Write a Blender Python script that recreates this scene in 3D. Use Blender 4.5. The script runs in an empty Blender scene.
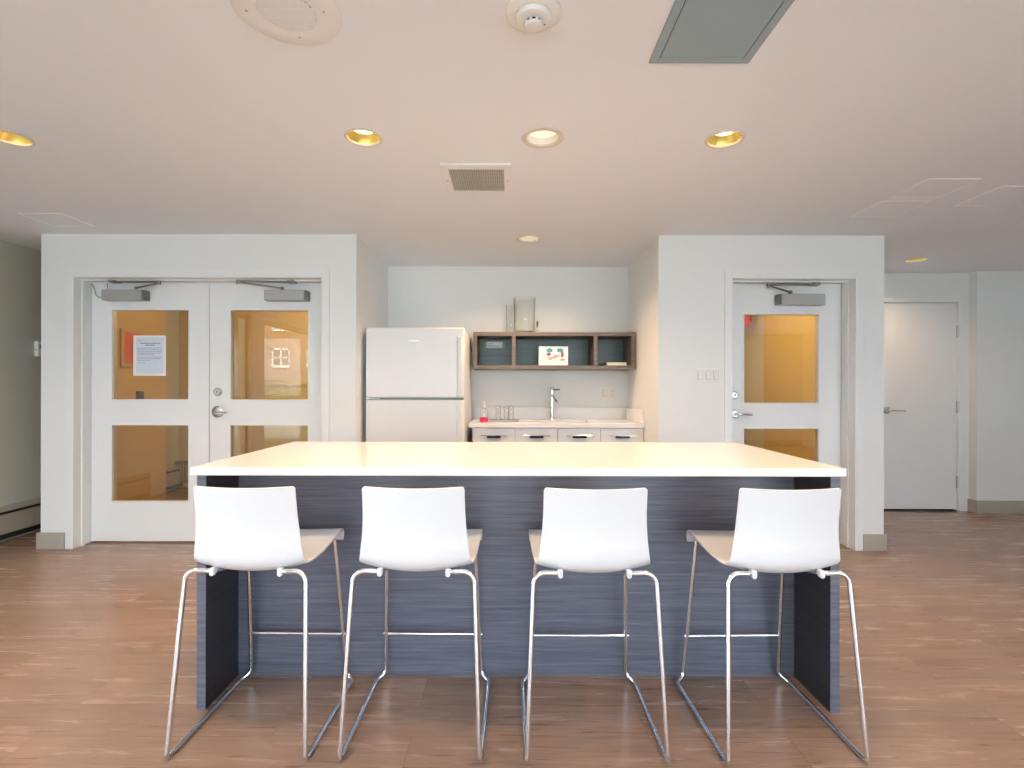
import bpy, bmesh, math, random
from math import pi, sin, cos, radians as R, sqrt
from mathutils import Vector, Matrix
random.seed(7)
S = bpy.context.scene
C = S.collection
F, CX, CY, CH = 525.0, 510.0, 388.0, 1.25      # focal length (px), vanishing point, eye height
ZC = 2.434                                        # ceiling height

# ------------------------------------------------------------------ materials
def new_mat(name):
    m = bpy.data.materials.new(name); m.use_nodes = True
    nt = m.node_tree
    return m, nt, nt.nodes['Principled BSDF']

def mat(name, col, rough=0.5, metal=0.0, bump=0.0, bscale=60, spec=0.5, var=0.0, coat=0.0, emit=None, estr=0.0):
    m, nt, b = new_mat(name)
    b.inputs['Base Color'].default_value = (*col, 1)
    b.inputs['Roughness'].default_value = rough
    b.inputs['Metallic'].default_value = metal
    b.inputs['Specular IOR Level'].default_value = spec
    b.inputs['Coat Weight'].default_value = coat
    if emit:
        b.inputs['Emission Color'].default_value = (*emit, 1)
        b.inputs['Emission Strength'].default_value = estr
    tc = nt.nodes.new('ShaderNodeTexCoord')
    nz = nt.nodes.new('ShaderNodeTexNoise'); nz.inputs['Scale'].default_value = bscale
    nz.inputs['Detail'].default_value = 4
    nt.links.new(tc.outputs['Object'], nz.inputs['Vector'])
    if bump:
        bp = nt.nodes.new('ShaderNodeBump'); bp.inputs['Strength'].default_value = bump
        bp.inputs['Distance'].default_value = 0.002
        nt.links.new(nz.outputs['Fac'], bp.inputs['Height'])
        nt.links.new(bp.outputs['Normal'], b.inputs['Normal'])
    if var:
        mx = nt.nodes.new('ShaderNodeMix'); mx.data_type = 'RGBA'
        mx.inputs[6].default_value = (*[c*(1-var) for c in col], 1)
        mx.inputs[7].default_value = (*[min(1, c*(1+var)) for c in col], 1)
        nt.links.new(nz.outputs['Fac'], mx.inputs[0])
        nt.links.new(mx.outputs[2], b.inputs['Base Color'])
    return m

def ramp(nt, stops):
    r = nt.nodes.new('ShaderNodeValToRGB')
    e = r.color_ramp.elements
    while len(e) < len(stops): e.new(0.5)
    for el, (p, c) in zip(e, stops): el.position = p; el.color = (*c, 1)
    return r

def wood_grain(name, stops, stretch, rough, spec=0.5, bump=0.15):
    m, nt, b = new_mat(name)
    L = nt.links.new
    tc = nt.nodes.new('ShaderNodeTexCoord')
    mp = nt.nodes.new('ShaderNodeMapping'); mp.inputs['Scale'].default_value = stretch
    L(tc.outputs['Object'], mp.inputs['Vector'])
    n1 = nt.nodes.new('ShaderNodeTexNoise'); n1.inputs['Scale'].default_value = 1.0
    n1.inputs['Detail'].default_value = 6; n1.inputs['Roughness'].default_value = 0.68
    n1.inputs['Distortion'].default_value = 0.35
    L(mp.outputs['Vector'], n1.inputs['Vector'])
    r = ramp(nt, stops)
    L(n1.outputs['Fac'], r.inputs['Fac']); L(r.outputs['Color'], b.inputs['Base Color'])
    bp = nt.nodes.new('ShaderNodeBump'); bp.inputs['Strength'].default_value = bump
    bp.inputs['Distance'].default_value = 0.001
    L(n1.outputs['Fac'], bp.inputs['Height']); L(bp.outputs['Normal'], b.inputs['Normal'])
    b.inputs['Roughness'].default_value = rough
    b.inputs['Specular IOR Level'].default_value = spec
    return m

def floor_mat():
    m, nt, b = new_mat('plank_floor')
    L = nt.links.new
    tc = nt.nodes.new('ShaderNodeTexCoord')
    mp = nt.nodes.new('ShaderNodeMapping'); mp.inputs['Location'].default_value = (0.35, 0.02, 0)
    L(tc.outputs['Object'], mp.inputs['Vector'])
    br = nt.nodes.new('ShaderNodeTexBrick')
    br.offset = 0.37; br.offset_frequency = 2
    br.inputs['Scale'].default_value = 1.0
    br.inputs['Color1'].default_value = (0, 0, 0, 1); br.inputs['Color2'].default_value = (1, 1, 1, 1)
    br.inputs['Mortar'].default_value = (0.5, 0.5, 0.5, 1)
    br.inputs['Mortar Size'].default_value = 0.0012
    br.inputs['Mortar Smooth'].default_value = 0.1
    br.inputs['Brick Width'].default_value = 1.35
    br.inputs['Row Height'].default_value = 0.19
    L(mp.outputs['Vector'], br.inputs['Vector'])
    # grain, shifted per plank
    sh = nt.nodes.new('ShaderNodeVectorMath'); sh.operation = 'MULTIPLY_ADD'
    sh.inputs[1].default_value = (7.3, 3.1, 5.0)
    L(br.outputs['Color'], sh.inputs[0]); L(tc.outputs['Object'], sh.inputs[2])
    m2 = nt.nodes.new('ShaderNodeMapping'); m2.inputs['Scale'].default_value = (1.6, 15, 1)
    L(sh.outputs[0], m2.inputs['Vector'])
    n1 = nt.nodes.new('ShaderNodeTexNoise'); n1.inputs['Scale'].default_value = 1.4
    n1.inputs['Detail'].default_value = 6; n1.inputs['Roughness'].default_value = 0.62
    n1.inputs['Distortion'].default_value = 0.4
    L(m2.outputs['Vector'], n1.inputs['Vector'])
    r = ramp(nt, [(0.22, (0.24, 0.155, 0.113)), (0.78, (0.405, 0.280, 0.214))])
    L(n1.outputs['Fac'], r.inputs['Fac'])
    # plank to plank tone
    hv = nt.nodes.new('ShaderNodeMath'); hv.operation = 'MULTIPLY_ADD'
    hv.inputs[1].default_value = 0.20; hv.inputs[2].default_value = 0.90
    L(br.outputs['Color'], hv.inputs[0])
    ml = nt.nodes.new('ShaderNodeMix'); ml.data_type = 'RGBA'; ml.blend_type = 'MULTIPLY'; ml.inputs[0].default_value = 1
    L(r.outputs['Color'], ml.inputs[6]); L(hv.outputs[0], ml.inputs[7])
    # sparse dark flecks along the grain
    m3 = nt.nodes.new('ShaderNodeMapping'); m3.inputs['Scale'].default_value = (7, 70, 1)
    L(sh.outputs[0], m3.inputs['Vector'])
    n2 = nt.nodes.new('ShaderNodeTexNoise'); n2.inputs['Scale'].default_value = 1.0; n2.inputs['Detail'].default_value = 3
    L(m3.outputs['Vector'], n2.inputs['Vector'])
    fr_ = ramp(nt, [(0.27, (0.62, 0.56, 0.52)), (0.40, (1, 1, 1))])
    L(n2.outputs['Fac'], fr_.inputs['Fac'])
    m4 = nt.nodes.new('ShaderNodeMix'); m4.data_type = 'RGBA'; m4.blend_type = 'MULTIPLY'; m4.inputs[0].default_value = 1
    L(ml.outputs[2], m4.inputs[6]); L(fr_.outputs['Color'], m4.inputs[7])
    ml = m4
    # seams
    sm = nt.nodes.new('ShaderNodeMix'); sm.data_type = 'RGBA'
    sm.inputs[7].default_value = (0.06, 0.036, 0.027, 1)
    sf = nt.nodes.new('ShaderNodeMath'); sf.operation = 'MULTIPLY'; sf.inputs[1].default_value = 0.40
    L(br.outputs['Fac'], sf.inputs[0]); L(sf.outputs[0], sm.inputs[0])
    L(ml.outputs[2], sm.inputs[6]); L(sm.outputs[2], b.inputs['Base Color'])
    rr = nt.nodes.new('ShaderNodeMapRange')
    rr.inputs['To Min'].default_value = 0.25; rr.inputs['To Max'].default_value = 0.29
    L(n1.outputs['Fac'], rr.inputs['Value']); L(rr.outputs[0], b.inputs['Roughness'])
    return m

def sheet_glass(name, tint, refl, rough=0.0, edge=None):
    m = bpy.data.materials.new(name); m.use_nodes = True
    nt = m.node_tree; nt.nodes.clear(); L = nt.links.new
    o = nt.nodes.new('ShaderNodeOutputMaterial')
    t = nt.nodes.new('ShaderNodeBsdfTransparent'); t.inputs['Color'].default_value = (*tint, 1)
    g = nt.nodes.new('ShaderNodeBsdfGlossy'); g.inputs['Roughness'].default_value = rough
    lw = nt.nodes.new('ShaderNodeLayerWeight'); lw.inputs['Blend'].default_value = 0.5
    pw = nt.nodes.new('ShaderNodeMath'); pw.operation = 'POWER'; pw.inputs[1].default_value = 4.0
    L(lw.outputs['Facing'], pw.inputs[0])
    mr = nt.nodes.new('ShaderNodeMapRange')
    mr.inputs['To Min'].default_value = refl; mr.inputs['To Max'].default_value = 0.85
    L(pw.outputs[0], mr.inputs['Value'])
    if edge:
        tm = nt.nodes.new('ShaderNodeMix'); tm.data_type = 'RGBA'
        tm.inputs[6].default_value = (*tint, 1); tm.inputs[7].default_value = (*edge, 1)
        L(pw.outputs[0], tm.inputs[0]); L(tm.outputs[2], t.inputs['Color'])
    mx = nt.nodes.new('ShaderNodeMixShader')
    L(mr.outputs[0], mx.inputs['Fac']); L(t.outputs[0], mx.inputs[1]); L(g.outputs[0], mx.inputs[2])
    L(mx.outputs[0], o.inputs['Surface'])
    return m

def emit_mat(name, col, st):
    m = bpy.data.materials.new(name); m.use_nodes = True
    nt = m.node_tree; nt.nodes.clear()
    o = nt.nodes.new('ShaderNodeOutputMaterial'); e = nt.nodes.new('ShaderNodeEmission')
    e.inputs['Color'].default_value = (*col, 1); e.inputs['Strength'].default_value = st
    nt.links.new(e.outputs[0], o.inputs['Surface'])
    return m

M = {}
M['wall'] = mat('wall_paint', (0.765, 0.795, 0.80), 0.6, bump=0.05, bscale=180)
M['wall_side'] = mat('wall_paint_grey', (0.56, 0.57, 0.52), 0.6, bump=0.05, bscale=180)
M['ceil'] = mat('ceiling_paint', (0.805, 0.845, 0.90), 0.8, bump=0.06, bscale=140)
M['trimw'] = mat('trim_paint', (0.775, 0.805, 0.81), 0.38, bump=0.02, bscale=40)
M['doorw'] = mat('door_paint', (0.78, 0.805, 0.815), 0.35, bump=0.02, bscale=40)
M['skirt'] = mat('skirting_taupe', (0.40, 0.37, 0.32), 0.5, var=0.05, bscale=8)
M['floor'] = floor_mat()
M['tan'] = mat('hall_paint_tan', (0.62, 0.455, 0.19), 0.6, bump=0.04, bscale=150)
M['gold_wall'] = mat('hall_paint_yellow', (0.76, 0.58, 0.22), 0.6, bump=0.04, bscale=150)
M['hallfloor'] = mat('hall_carpet', (0.30, 0.17, 0.08), 0.9, var=0.2, bscale=90)
M['quartz'] = mat('white_quartz', (0.80, 0.79, 0.78), 0.16, var=0.02, bscale=220)
M['isl'] = wood_grain('dark_laminate', [(0.26, (0.058, 0.063, 0.088)), (0.45, (0.104, 0.112, 0.150)), (0.6, (0.136, 0.146, 0.192)), (0.8, (0.21, 0.222, 0.28))], (3.2, 3.2, 105), 0.33)
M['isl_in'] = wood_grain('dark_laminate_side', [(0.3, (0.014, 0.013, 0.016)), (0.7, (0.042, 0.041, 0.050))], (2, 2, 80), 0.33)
M['shelf'] = wood_grain('brown_shelf_laminate', [(0.3, (0.085, 0.066, 0.054)), (0.55, (0.145, 0.118, 0.098)), (0.8, (0.21, 0.178, 0.152))], (2.0, 2.0, 60), 0.42)
M['shelf_in'] = wood_grain('green_grey_shelf_back', [(0.3, (0.045, 0.075, 0.062)), (0.7, (0.085, 0.13, 0.11))], (2.0, 2.0, 60), 0.3)
M['plastic'] = mat('white_shell_plastic', (0.74, 0.75, 0.77), 0.32, bump=0.03, bscale=400)
M['chrome'] = mat('chrome', (0.82, 0.86, 0.90), 0.13, 1.0)
M['nickel'] = mat('brushed_nickel', (0.52, 0.52, 0.52), 0.28, 1.0)
M['closer'] = mat('grey_closer_paint', (0.40, 0.41, 0.40), 0.4, 0.3)
M['arm'] = mat('grey_steel_arm', (0.28, 0.28, 0.27), 0.35, 1.0)
M['closer_cap'] = mat('dark_closer_cap', (0.17, 0.17, 0.17), 0.4, 0.2)
M['rubber'] = mat('black_rubber', (0.015, 0.015, 0.016), 0.5)
M['fridge'] = mat('fridge_enamel', (0.75, 0.76, 0.77), 0.28, bump=0.06, bscale=500)
M['gasket'] = mat('fridge_gasket', (0.25, 0.28, 0.28), 0.6)
M['lacq'] = mat('cabinet_lacquer', (0.78, 0.79, 0.80), 0.25, bump=0.01, bscale=40)
M['pull'] = mat('dark_pull', (0.02, 0.02, 0.025), 0.25, 0.5)
M['switch'] = mat('switch_plastic', (0.78, 0.78, 0.76), 0.35)
M['heater'] = mat('heater_enamel', (0.40, 0.37, 0.32), 0.45)
M['slot'] = mat('dark_slot', (0.012, 0.012, 0.013), 0.7)
M['grille'] = mat('perforated_grille', (0.42, 0.41, 0.38), 0.5)
M['vent'] = mat('vent_metal', (0.48, 0.48, 0.45), 0.45, 0.0)
M['speaker'] = mat('speaker_plate', (0.80, 0.815, 0.82), 0.5)
M['hatch'] = mat('grey_hatch_paint', (0.27, 0.365, 0.42), 0.5, var=0.06, bscale=6)
M['hatch_w'] = mat('ceiling_hatch_paint', (0.805, 0.845, 0.90), 0.75)
M['bead'] = mat('hatch_bead', (0.93, 0.93, 0.93), 0.5)
M['gold'] = mat('gold_reflector', (0.92, 0.74, 0.22), 0.30, 1.0)
M['whitecone'] = mat('white_baffle', (0.86, 0.82, 0.72), 0.4)
M['ring'] = mat('downlight_ring', (0.66, 0.60, 0.52), 0.4)
M['bulb_w'] = emit_mat('warm_lamp_glow', (1.0, 0.74, 0.38), 9.0)
M['bulb_c'] = emit_mat('soft_white_lamp_glow', (1.0, 0.87, 0.62), 1.2)
M['glass_d'] = sheet_glass('door_glass', (0.90, 0.84, 0.72), 0.115)
M['glass_w'] = sheet_glass('window_glass', (0.95, 0.97, 0.96), 0.03)
M['glass_t'] = sheet_glass('clear_glassware', (0.985, 0.985, 0.975), 0.045, edge=(0.35, 0.35, 0.32))
M['paper'] = mat('notice_paper', (0.62, 0.70, 0.80), 0.5)
M['frame_w'] = mat('notice_sleeve', (0.80, 0.80, 0.78), 0.35)
M['ink'] = mat('printed_ink', (0.17, 0.2, 0.26), 0.6)
M['poster'] = mat('orange_poster', (0.72, 0.12, 0.03), 0.5, var=0.1, bscale=12)
M['goldframe'] = mat('gold_picture_frame', (0.62, 0.44, 0.16), 0.4, 0.4)
M['darkbox'] = mat('dark_reader_plastic', (0.05, 0.035, 0.025), 0.5)
M['red'] = mat('exit_red', (0.45, 0.012, 0.01), 0.4, emit=(0.8, 0.02, 0.015), estr=0.35)
M['red_d'] = mat('exit_letter_dark', (0.12, 0.005, 0.005), 0.5)
M['pink'] = mat('pink_soap', (0.75, 0.03, 0.12), 0.15)
M['tray'] = mat('metal_tray', (0.26, 0.24, 0.21), 0.3, 1.0)
M['card'] = mat('greeting_card', (0.70, 0.78, 0.83), 0.55)
M['teal'] = mat('teal_print', (0.06, 0.30, 0.30), 0.6)
M['plum'] = mat('plum_print', (0.22, 0.10, 0.16), 0.6)
M['coral'] = mat('coral_print', (0.55, 0.25, 0.18), 0.6)
M['cream'] = mat('cream_paper', (0.90, 0.87, 0.76), 0.6)
M['label_w'] = mat('white_label', (0.92, 0.93, 0.93), 0.5)
M['label_g'] = mat('green_label_end', (0.16, 0.38, 0.10), 0.4)
M['darkmetal'] = mat('dark_metal', (0.12, 0.11, 0.10), 0.25, 1.0)
M['grass'] = mat('lawn_green', (0.055, 0.05, 0.015), 0.9, var=0.3, bscale=3)
M['leaf'] = mat('tree_leaf', (0.10, 0.092, 0.022), 0.6, var=0.4, bscale=1.5)
M['bark'] = mat('tree_bark', (0.16, 0.11, 0.07), 0.9, var=0.3, bscale=14)
M['stucco'] = mat('pink_stucco', (0.19, 0.128, 0.104), 0.9, var=0.06, bscale=2)
M['bounce_paving'] = mat('pale_bounce_paving', (0.66, 0.67, 0.68), 0.8, var=0.06, bscale=3)
M['sash'] = mat('white_sash_paint', (0.52, 0.52, 0.51), 0.6)
M['roofing'] = mat('roof_membrane', (0.2, 0.18, 0.17), 0.9, var=0.1, bscale=3)
M['alum'] = mat('window_aluminium', (0.55, 0.42, 0.30), 0.45)

# ------------------------------------------------------------------ mesh helpers
class MB:
    def __init__(s): s.bm = bmesh.new()
    def box(s, x0, x1, y0, y1, z0, z1):
        v = [s.bm.verts.new(p) for p in [(x0,y0,z0),(x1,y0,z0),(x1,y1,z0),(x0,y1,z0),(x0,y0,z1),(x1,y0,z1),(x1,y1,z1),(x0,y1,z1)]]
        for f in [(0,3,2,1),(4,5,6,7),(0,1,5,4),(1,2,6,5),(2,3,7,6),(3,0,4,7)]:
            s.bm.faces.new([v[i] for i in f])
        return s
    def lathe(s, prof, o=(0,0,0), n=32, axis='z', cap=False):
        # prof: list of (radius, height)
        rings = []
        for r, h in prof:
            ring = []
            for i in range(n):
                a = 2*pi*i/n
                if axis == 'z': p = (o[0]+r*cos(a), o[1]+r*sin(a), o[2]+h)
                elif axis == 'y': p = (o[0]+r*cos(a), o[1]+h, o[2]+r*sin(a))
                else: p = (o[0]+h, o[1]+r*cos(a), o[2]+r*sin(a))
                ring.append(s.bm.verts.new(p))
            rings.append(ring)
        for a, b in zip(rings, rings[1:]):
            for i in range(n):
                s.bm.faces.new([a[i], a[(i+1)%n], b[(i+1)%n], b[i]])
        if cap:
            s.bm.faces.new(list(reversed(rings[0]))); s.bm.faces.new(rings[-1])
        return s
    def tube(s, pts, r, n=12, closed=False, cap=True):
        pts = [Vector(p) for p in pts]
        N = len(pts); rings = []
        up = None
        for i, p in enumerate(pts):
            if closed: d = (pts[(i+1)%N]-pts[i-1]).normalized()
            else: d = (pts[min(i+1,N-1)]-pts[max(i-1,0)]).normalized()
            if up is None:
                up = Vector((0,0,1)) if abs(d.z) < .9 else Vector((1,0,0))
            u = up - d*up.dot(d)
            if u.length < 1e-5: u = Vector((1,0,0)) - d*d.x
            u.normalize(); up = u; w = d.cross(u)
            rings.append([s.bm.verts.new(p + (u*cos(2*pi*k/n) + w*sin(2*pi*k/n))*r) for k in range(n)])
        pr = list(zip(rings, rings[1:])) + ([(rings[-1], rings[0])] if closed else [])
        for a, b in pr:
            for k in range(n): s.bm.faces.new([a[k], a[(k+1)%n], b[(k+1)%n], b[k]])
        if cap and not closed:
            s.bm.faces.new(list(reversed(rings[0]))); s.bm.faces.new(rings[-1])
        return s
    def prism(s, poly, h0, h1, axis='z'):
        def P(a, b, h): return {'z': (a,b,h), 'y': (a,h,b), 'x': (h,a,b)}[axis]
        a = [s.bm.verts.new(P(u,v,h0)) for u,v in poly]; b = [s.bm.verts.new(P(u,v,h1)) for u,v in poly]
        s.bm.faces.new(a); s.bm.faces.new(list(reversed(b)))
        n = len(poly)
        for i in range(n): s.bm.faces.new([a[i], b[i], b[(i+1)%n], a[(i+1)%n]])
        return s
    def ellipsoid(s, c, r, n=16, m=10):
        t = bmesh.ops.create_uvsphere(s.bm, u_segments=n, v_segments=m, radius=1)
        for v in t['verts']: v.co = Vector((c[0]+v.co.x*r[0], c[1]+v.co.y*r[1], c[2]+v.co.z*r[2]))
        return s

def fillet(pts, rad, n=7, closed=False):
    pts = [Vector(p) for p in pts]; out = []; N = len(pts)
    rads = rad if isinstance(rad, (list, tuple)) else [rad]*N
    for i, p in enumerate(pts):
        if not closed and i in (0, N-1): out.append(p); continue
        a = pts[i-1]-p; b = pts[(i+1)%N]-p
        la, lb = a.length, b.length; a.normalize(); b.normalize()
        ang = a.angle(b)
        if ang > 3.10 or rads[i] <= 0: out.append(p); continue
        d = min(rads[i]/math.tan(ang/2), la*.48, lb*.48); r = d*math.tan(ang/2)
        c = p + (a+b).normalized()*(r/sin(ang/2))
        s0 = p+a*d-c; s1 = p+b*d-c; t = s0.angle(s1)
        for k in range(n+1):
            f = k/n
            out.append(c + (s0*sin((1-f)*t)+s1*sin(f*t))/sin(t))
    return out

def origin_of(o):
    v = Vector(o.location)
    while o.parent: o = o.parent; v = v + Vector(o.location)
    return v

def obj(name, mb, m, parent=None, origin=None, bevel=0.0, smooth=False, seg=2, recalc=True):
    bm = mb.bm
    if recalc: bmesh.ops.recalc_face_normals(bm, faces=bm.faces[:])
    me = bpy.data.meshes.new(name)
    base = origin_of(parent) if parent else Vector(origin or (0,0,0))
    bmesh.ops.translate(bm, vec=-base, verts=bm.verts[:])
    bm.to_mesh(me); bm.free()
    o = bpy.data.objects.new(name, me); C.objects.link(o)
    mats = m if isinstance(m, (list, tuple)) else [m]
    for x in mats: me.materials.append(x)
    if parent: o.parent = parent
    else: o.location = base
    if smooth:
        for p in me.polygons: p.use_smooth = True
        me.set_sharp_from_angle(angle=R(38))
    if bevel:
        b = o.modifiers.new('edge', 'BEVEL'); b.width = bevel; b.segments = seg; b.limit_method = 'ANGLE'; b.angle_limit = R(40)
        if seg > 2:
            for p in me.polygons: p.use_smooth = True
            me.set_sharp_from_angle(angle=R(38))
    return o

def thing(name, loc, label, cat, group=None, rz=0.0, kind=None):
    o = bpy.data.objects.new(name, None); C.objects.link(o)
    o.location = loc; o.rotation_euler = (0,0,rz); o.empty_display_size = 0.1
    o['label'] = label; o['category'] = cat
    if group: o['group'] = group
    if kind: o['kind'] = kind
    return o

def tag(o, label, cat, group=None, kind=None):
    o['label'] = label; o['category'] = cat
    if group: o['group'] = group
    if kind: o['kind'] = kind
    return o

def struct(name, mb, m, label=None, cat=None, **k):
    o = obj(name, mb, m, **k); o['kind'] = 'structure'
    if label: o['label'] = label; o['category'] = cat
    return o

def px(x, Y): return (x-CX)*Y/F
def pz(y, Y): return CH-(y-CY)*Y/F

# ------------------------------------------------------------------ setting: key planes
YF, YD = 4.06, 4.22            # front face of the white wall blocks, face of the door leaves
YB = 5.12                      # back of the kitchen niche
LX0, LX1, RX0, RX1 = -3.627, -1.191, 1.148, 2.892
DL0, DL1, DR0, DR1 = -3.382, -1.444, 1.704, 2.678   # door openings
DT = 2.112
WT = 0.20                      # block wall thickness
XL, XR, YN = -4.10, 6.40, -3.0 # side walls, window wall behind
ZR = 2.85

# floor
struct('floor', MB().box(XL-.2, XR+.2, YN-.2, YD+.045, -0.12, 0).box(XL-.2, LX0+.2, YD+.045, 8.0, -.12, 0).box(-1.25, 1.20, YD+.045, YB+.1, -.12, 0).box(RX1-.10, XR+.2, YD+.045, 8.0, -.12, 0), M['floor'], 'brown wood plank floor of the whole room', 'floor')
struct('floor_hall', MB().box(LX0+.2, -1.25, YD+.045, 8.0, -.12, 0).box(1.20, RX1-.10, YD+.045, 8.0, -.12, 0), M['hallfloor'], 'brown carpet behind the glazed doors', 'floor')

# ------------------------------------------------------------------ ceiling with round cut-outs for the recessed lamps
LIGHTS = []
def lamp_at(x, y): Y = F*(ZC-CH)/(CY-y); return px(x, Y), Y
for name, (x, y), rad, gold, lab in [
    ('gold', (363, 137.5), .088, True, 'gold downlight over the island, on the speaker side of the air vent'),
    ('white', (542, 137.5), .100, False, 'cream white downlight just beyond the smoke detector, over the middle of the island'),
    ('gold', (724, 138.5), .088, True, 'gold downlight over the island, just beyond the grey ceiling hatch'),
    ('white', (528.5, 238.5), .100, False, 'cream white downlight in front of the kitchen niche, above the sink'),
    ('gold', (10, 138.5), .088, True, 'gold downlight out by itself in the ceiling before the double doors'),
    ('gold', (916, 258.5), .088, True, 'gold downlight in the passage before the plain white door')]:
    LIGHTS.append((*lamp_at(x, y), rad, gold, lab, {238.5: 2.2, 258.5: .6}.get(y, 1.0)))
for X_, lab in ((-2.36, 'added unseen gold downlight over the stools, in line with the notice leaf'), (-.697, 'added unseen gold downlight over the stools, in line with the fridge'),
                (1.014, 'added unseen gold downlight over the stools, in line with the niche corner'), (2.70, 'added unseen gold downlight over the stools, in line with the single glazed door')):
    LIGHTS.append((X_, 1.40, .088, True, lab, 1.0))  # row added out of view to throw warm light on the stool seats

def ceiling():
    bm = bmesh.new()
    def loop(pts):
        vs = [bm.verts.new((p[0], p[1], ZC)) for p in pts]
        return [bm.edges.new((vs[i], vs[(i+1)%len(vs)])) for i in range(len(vs))]
    ed = loop([(XL-.2, YN-.2), (XR+.2, YN-.2), (XR+.2, 8.2), (XL-.2, 8.2)])
    for X, Y, r, g, l, p in LIGHTS:
        ed += loop([(X+(r-.012)*cos(2*pi*i/40), Y+(r-.012)*sin(2*pi*i/40)) for i in range(40)])
    bmesh.ops.triangle_fill(bm, use_beauty=True, use_dissolve=False, edges=ed)
    mb = MB(); mb.bm.free(); mb.bm = bm
    for f in bm.faces:
        if f.normal.z > 0: f.normal_flip()
    return mb
struct('ceiling', ceiling(), M['ceil'], 'pale painted ceiling', 'ceiling', recalc=False)
struct('ceiling_slab', MB().box(XL-.25, XR+.25, YN-.25, 8.3, ZR, ZR+.15), M['roofing'], 'slab above the ceiling', 'ceiling')

# ------------------------------------------------------------------ walls
def wall_open(x0, x1, y0, y1, ox0, ox1, top):
    return MB().box(x0, ox0, y0, y1, 0, ZR).box(ox1, x1, y0, y1, 0, ZR).box(ox0, ox1, y0, y1, top, ZR)
struct('wall_double_door', wall_open(LX0, LX1, YF, YF+WT, DL0, DL1, DT), M['wall'], 'white wall block around the double doors', 'wall')
struct('wall_single_door', wall_open(RX0, RX1, YF, YF+WT, DR0, DR1, DT), M['wall'], 'white wall block around the single glazed door', 'wall')
struct('wall_niche_left', MB().box(LX1-.06, LX1, YF+WT, 8.0, 0, ZR), M['wall'], 'niche wall beside the fridge', 'wall')
struct('wall_niche_right', MB().box(RX0, RX0+.06, YF+WT, 8.0, 0, ZR), M['wall'], 'niche wall beside the sink counter', 'wall')
struct('wall_niche_back', MB().box(LX1, RX0, YB, YB+.1, 0, ZR), M['wall'], 'pale back wall of the kitchen niche', 'wall')
struct('wall_block_side', MB().box(RX1-.06, RX1, YF+WT, 8.0, 0, ZR), M['wall'], 'side of the white wall block at the passage', 'wall')
# vestibule behind the double doors
struct('wall_vestibule_left', MB().box(-3.90, -3.84, 4.42, 5.86, 0, ZR).box(-3.90, -3.45, 4.38, 4.42, 0, ZR).box(-3.50, -3.45, YF+WT, 4.38, 0, ZR), M['tan'], 'tan vestibule wall behind the double doors', 'wall')
struct('wall_vestibule_back', MB().box(-6.0, LX1-.06, 6.5, 6.6, 0, ZR).box(-6.1, -6.0, 5.8, 6.6, 0, ZR).box(-6.0, -3.9, 5.80, 5.86, 0, ZR), M['tan'], 'tan far wall of the vestibule', 'wall')
struct('wall_vestibule_right', MB().box(LX1-.075, LX1-.06, YF+WT, 6.5, 0, ZR), M['tan'], 'tan vestibule wall on the fridge side', 'wall')
# hall behind the single door
struct('wall_hall_right', MB().box(2.80, RX1-.06, YF+WT, 5.79, 0, ZR), M['gold_wall'], 'yellow hall wall behind the single door', 'wall')
struct('wall_hall_back', MB().box(RX0+.06, RX1-.06, 7.2, 7.3, 0, ZR), M['tan'], 'tan far wall of the hall', 'wall')
struct('wall_hall_left', MB().box(RX0+.06, RX0+.075, YF+WT, 7.2, 0, ZR), M['tan'], 'tan hall wall on the sink side', 'wall')
# passage with the plain door
YA, YP, XP = 5.37, 5.278, 4.695
AD0, AD1, AT = 3.72, 4.577, 2.135
struct('wall_passage_back', wall_open(RX1, XP, YA, YA+.12, AD0, AD1, AT), M['wall'], 'white wall around the plain door', 'wall')
struct('wall_passage_right', MB().box(XP, XR+.2, YP, YP+.2, 0, ZR), M['wall'], 'white wall with taupe skirting past the plain door', 'wall')
struct('wall_passage_behind', MB().box(RX1, XP+.3, 6.2, 6.3, 0, ZR), M['wall'], 'wall behind the plain door', 'wall')
struct('wall_far', MB().box(XL-.2, XR+.2, 8.0, 8.15, 0, ZR), M['wall_side'], 'outer wall', 'wall')
# outer side walls, with window openings behind the camera
LW = [(-2.85, -0.28), (0.16, 1.5)]
WZ0, WZ1 = 0.08, 2.38
w = MB().box(XL-.2, XL, 1.5, 8.0, 0, ZR).box(XL-.2, XL, -.28, .16, 0, ZR).box(XL-.2, XL, YN-.2, -2.85, 0, ZR)
for a, b in LW: w.box(XL-.2, XL, a, b, 0, WZ0).box(XL-.2, XL, a, b, WZ1, ZR)
struct('wall_left', w, M['wall_side'], 'grey green side wall with the baseboard heater', 'wall')
struct('wall_right', MB().box(XR, XR+.2, YN-.2, 8.0, 0, ZR), M['wall'], 'white side wall', 'wall')
BW = [(-3.85, -1.75), (-1.55, 0.55), (0.75, 2.85), (3.05, 4.95)]
w = MB(); xs = [XL] + [v for p in BW for v in p] + [XR]
for i in range(0, len(xs), 2): w.box(xs[i], xs[i+1], YN-.2, YN, 0, ZR)
for a, b in BW: w.box(a, b, YN-.2, YN, 0, WZ0).box(a, b, YN-.2, YN, WZ1, ZR)
struct('wall_windows', w, M['wall'], 'window wall facing the kitchen', 'wall')
k = 0
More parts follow.
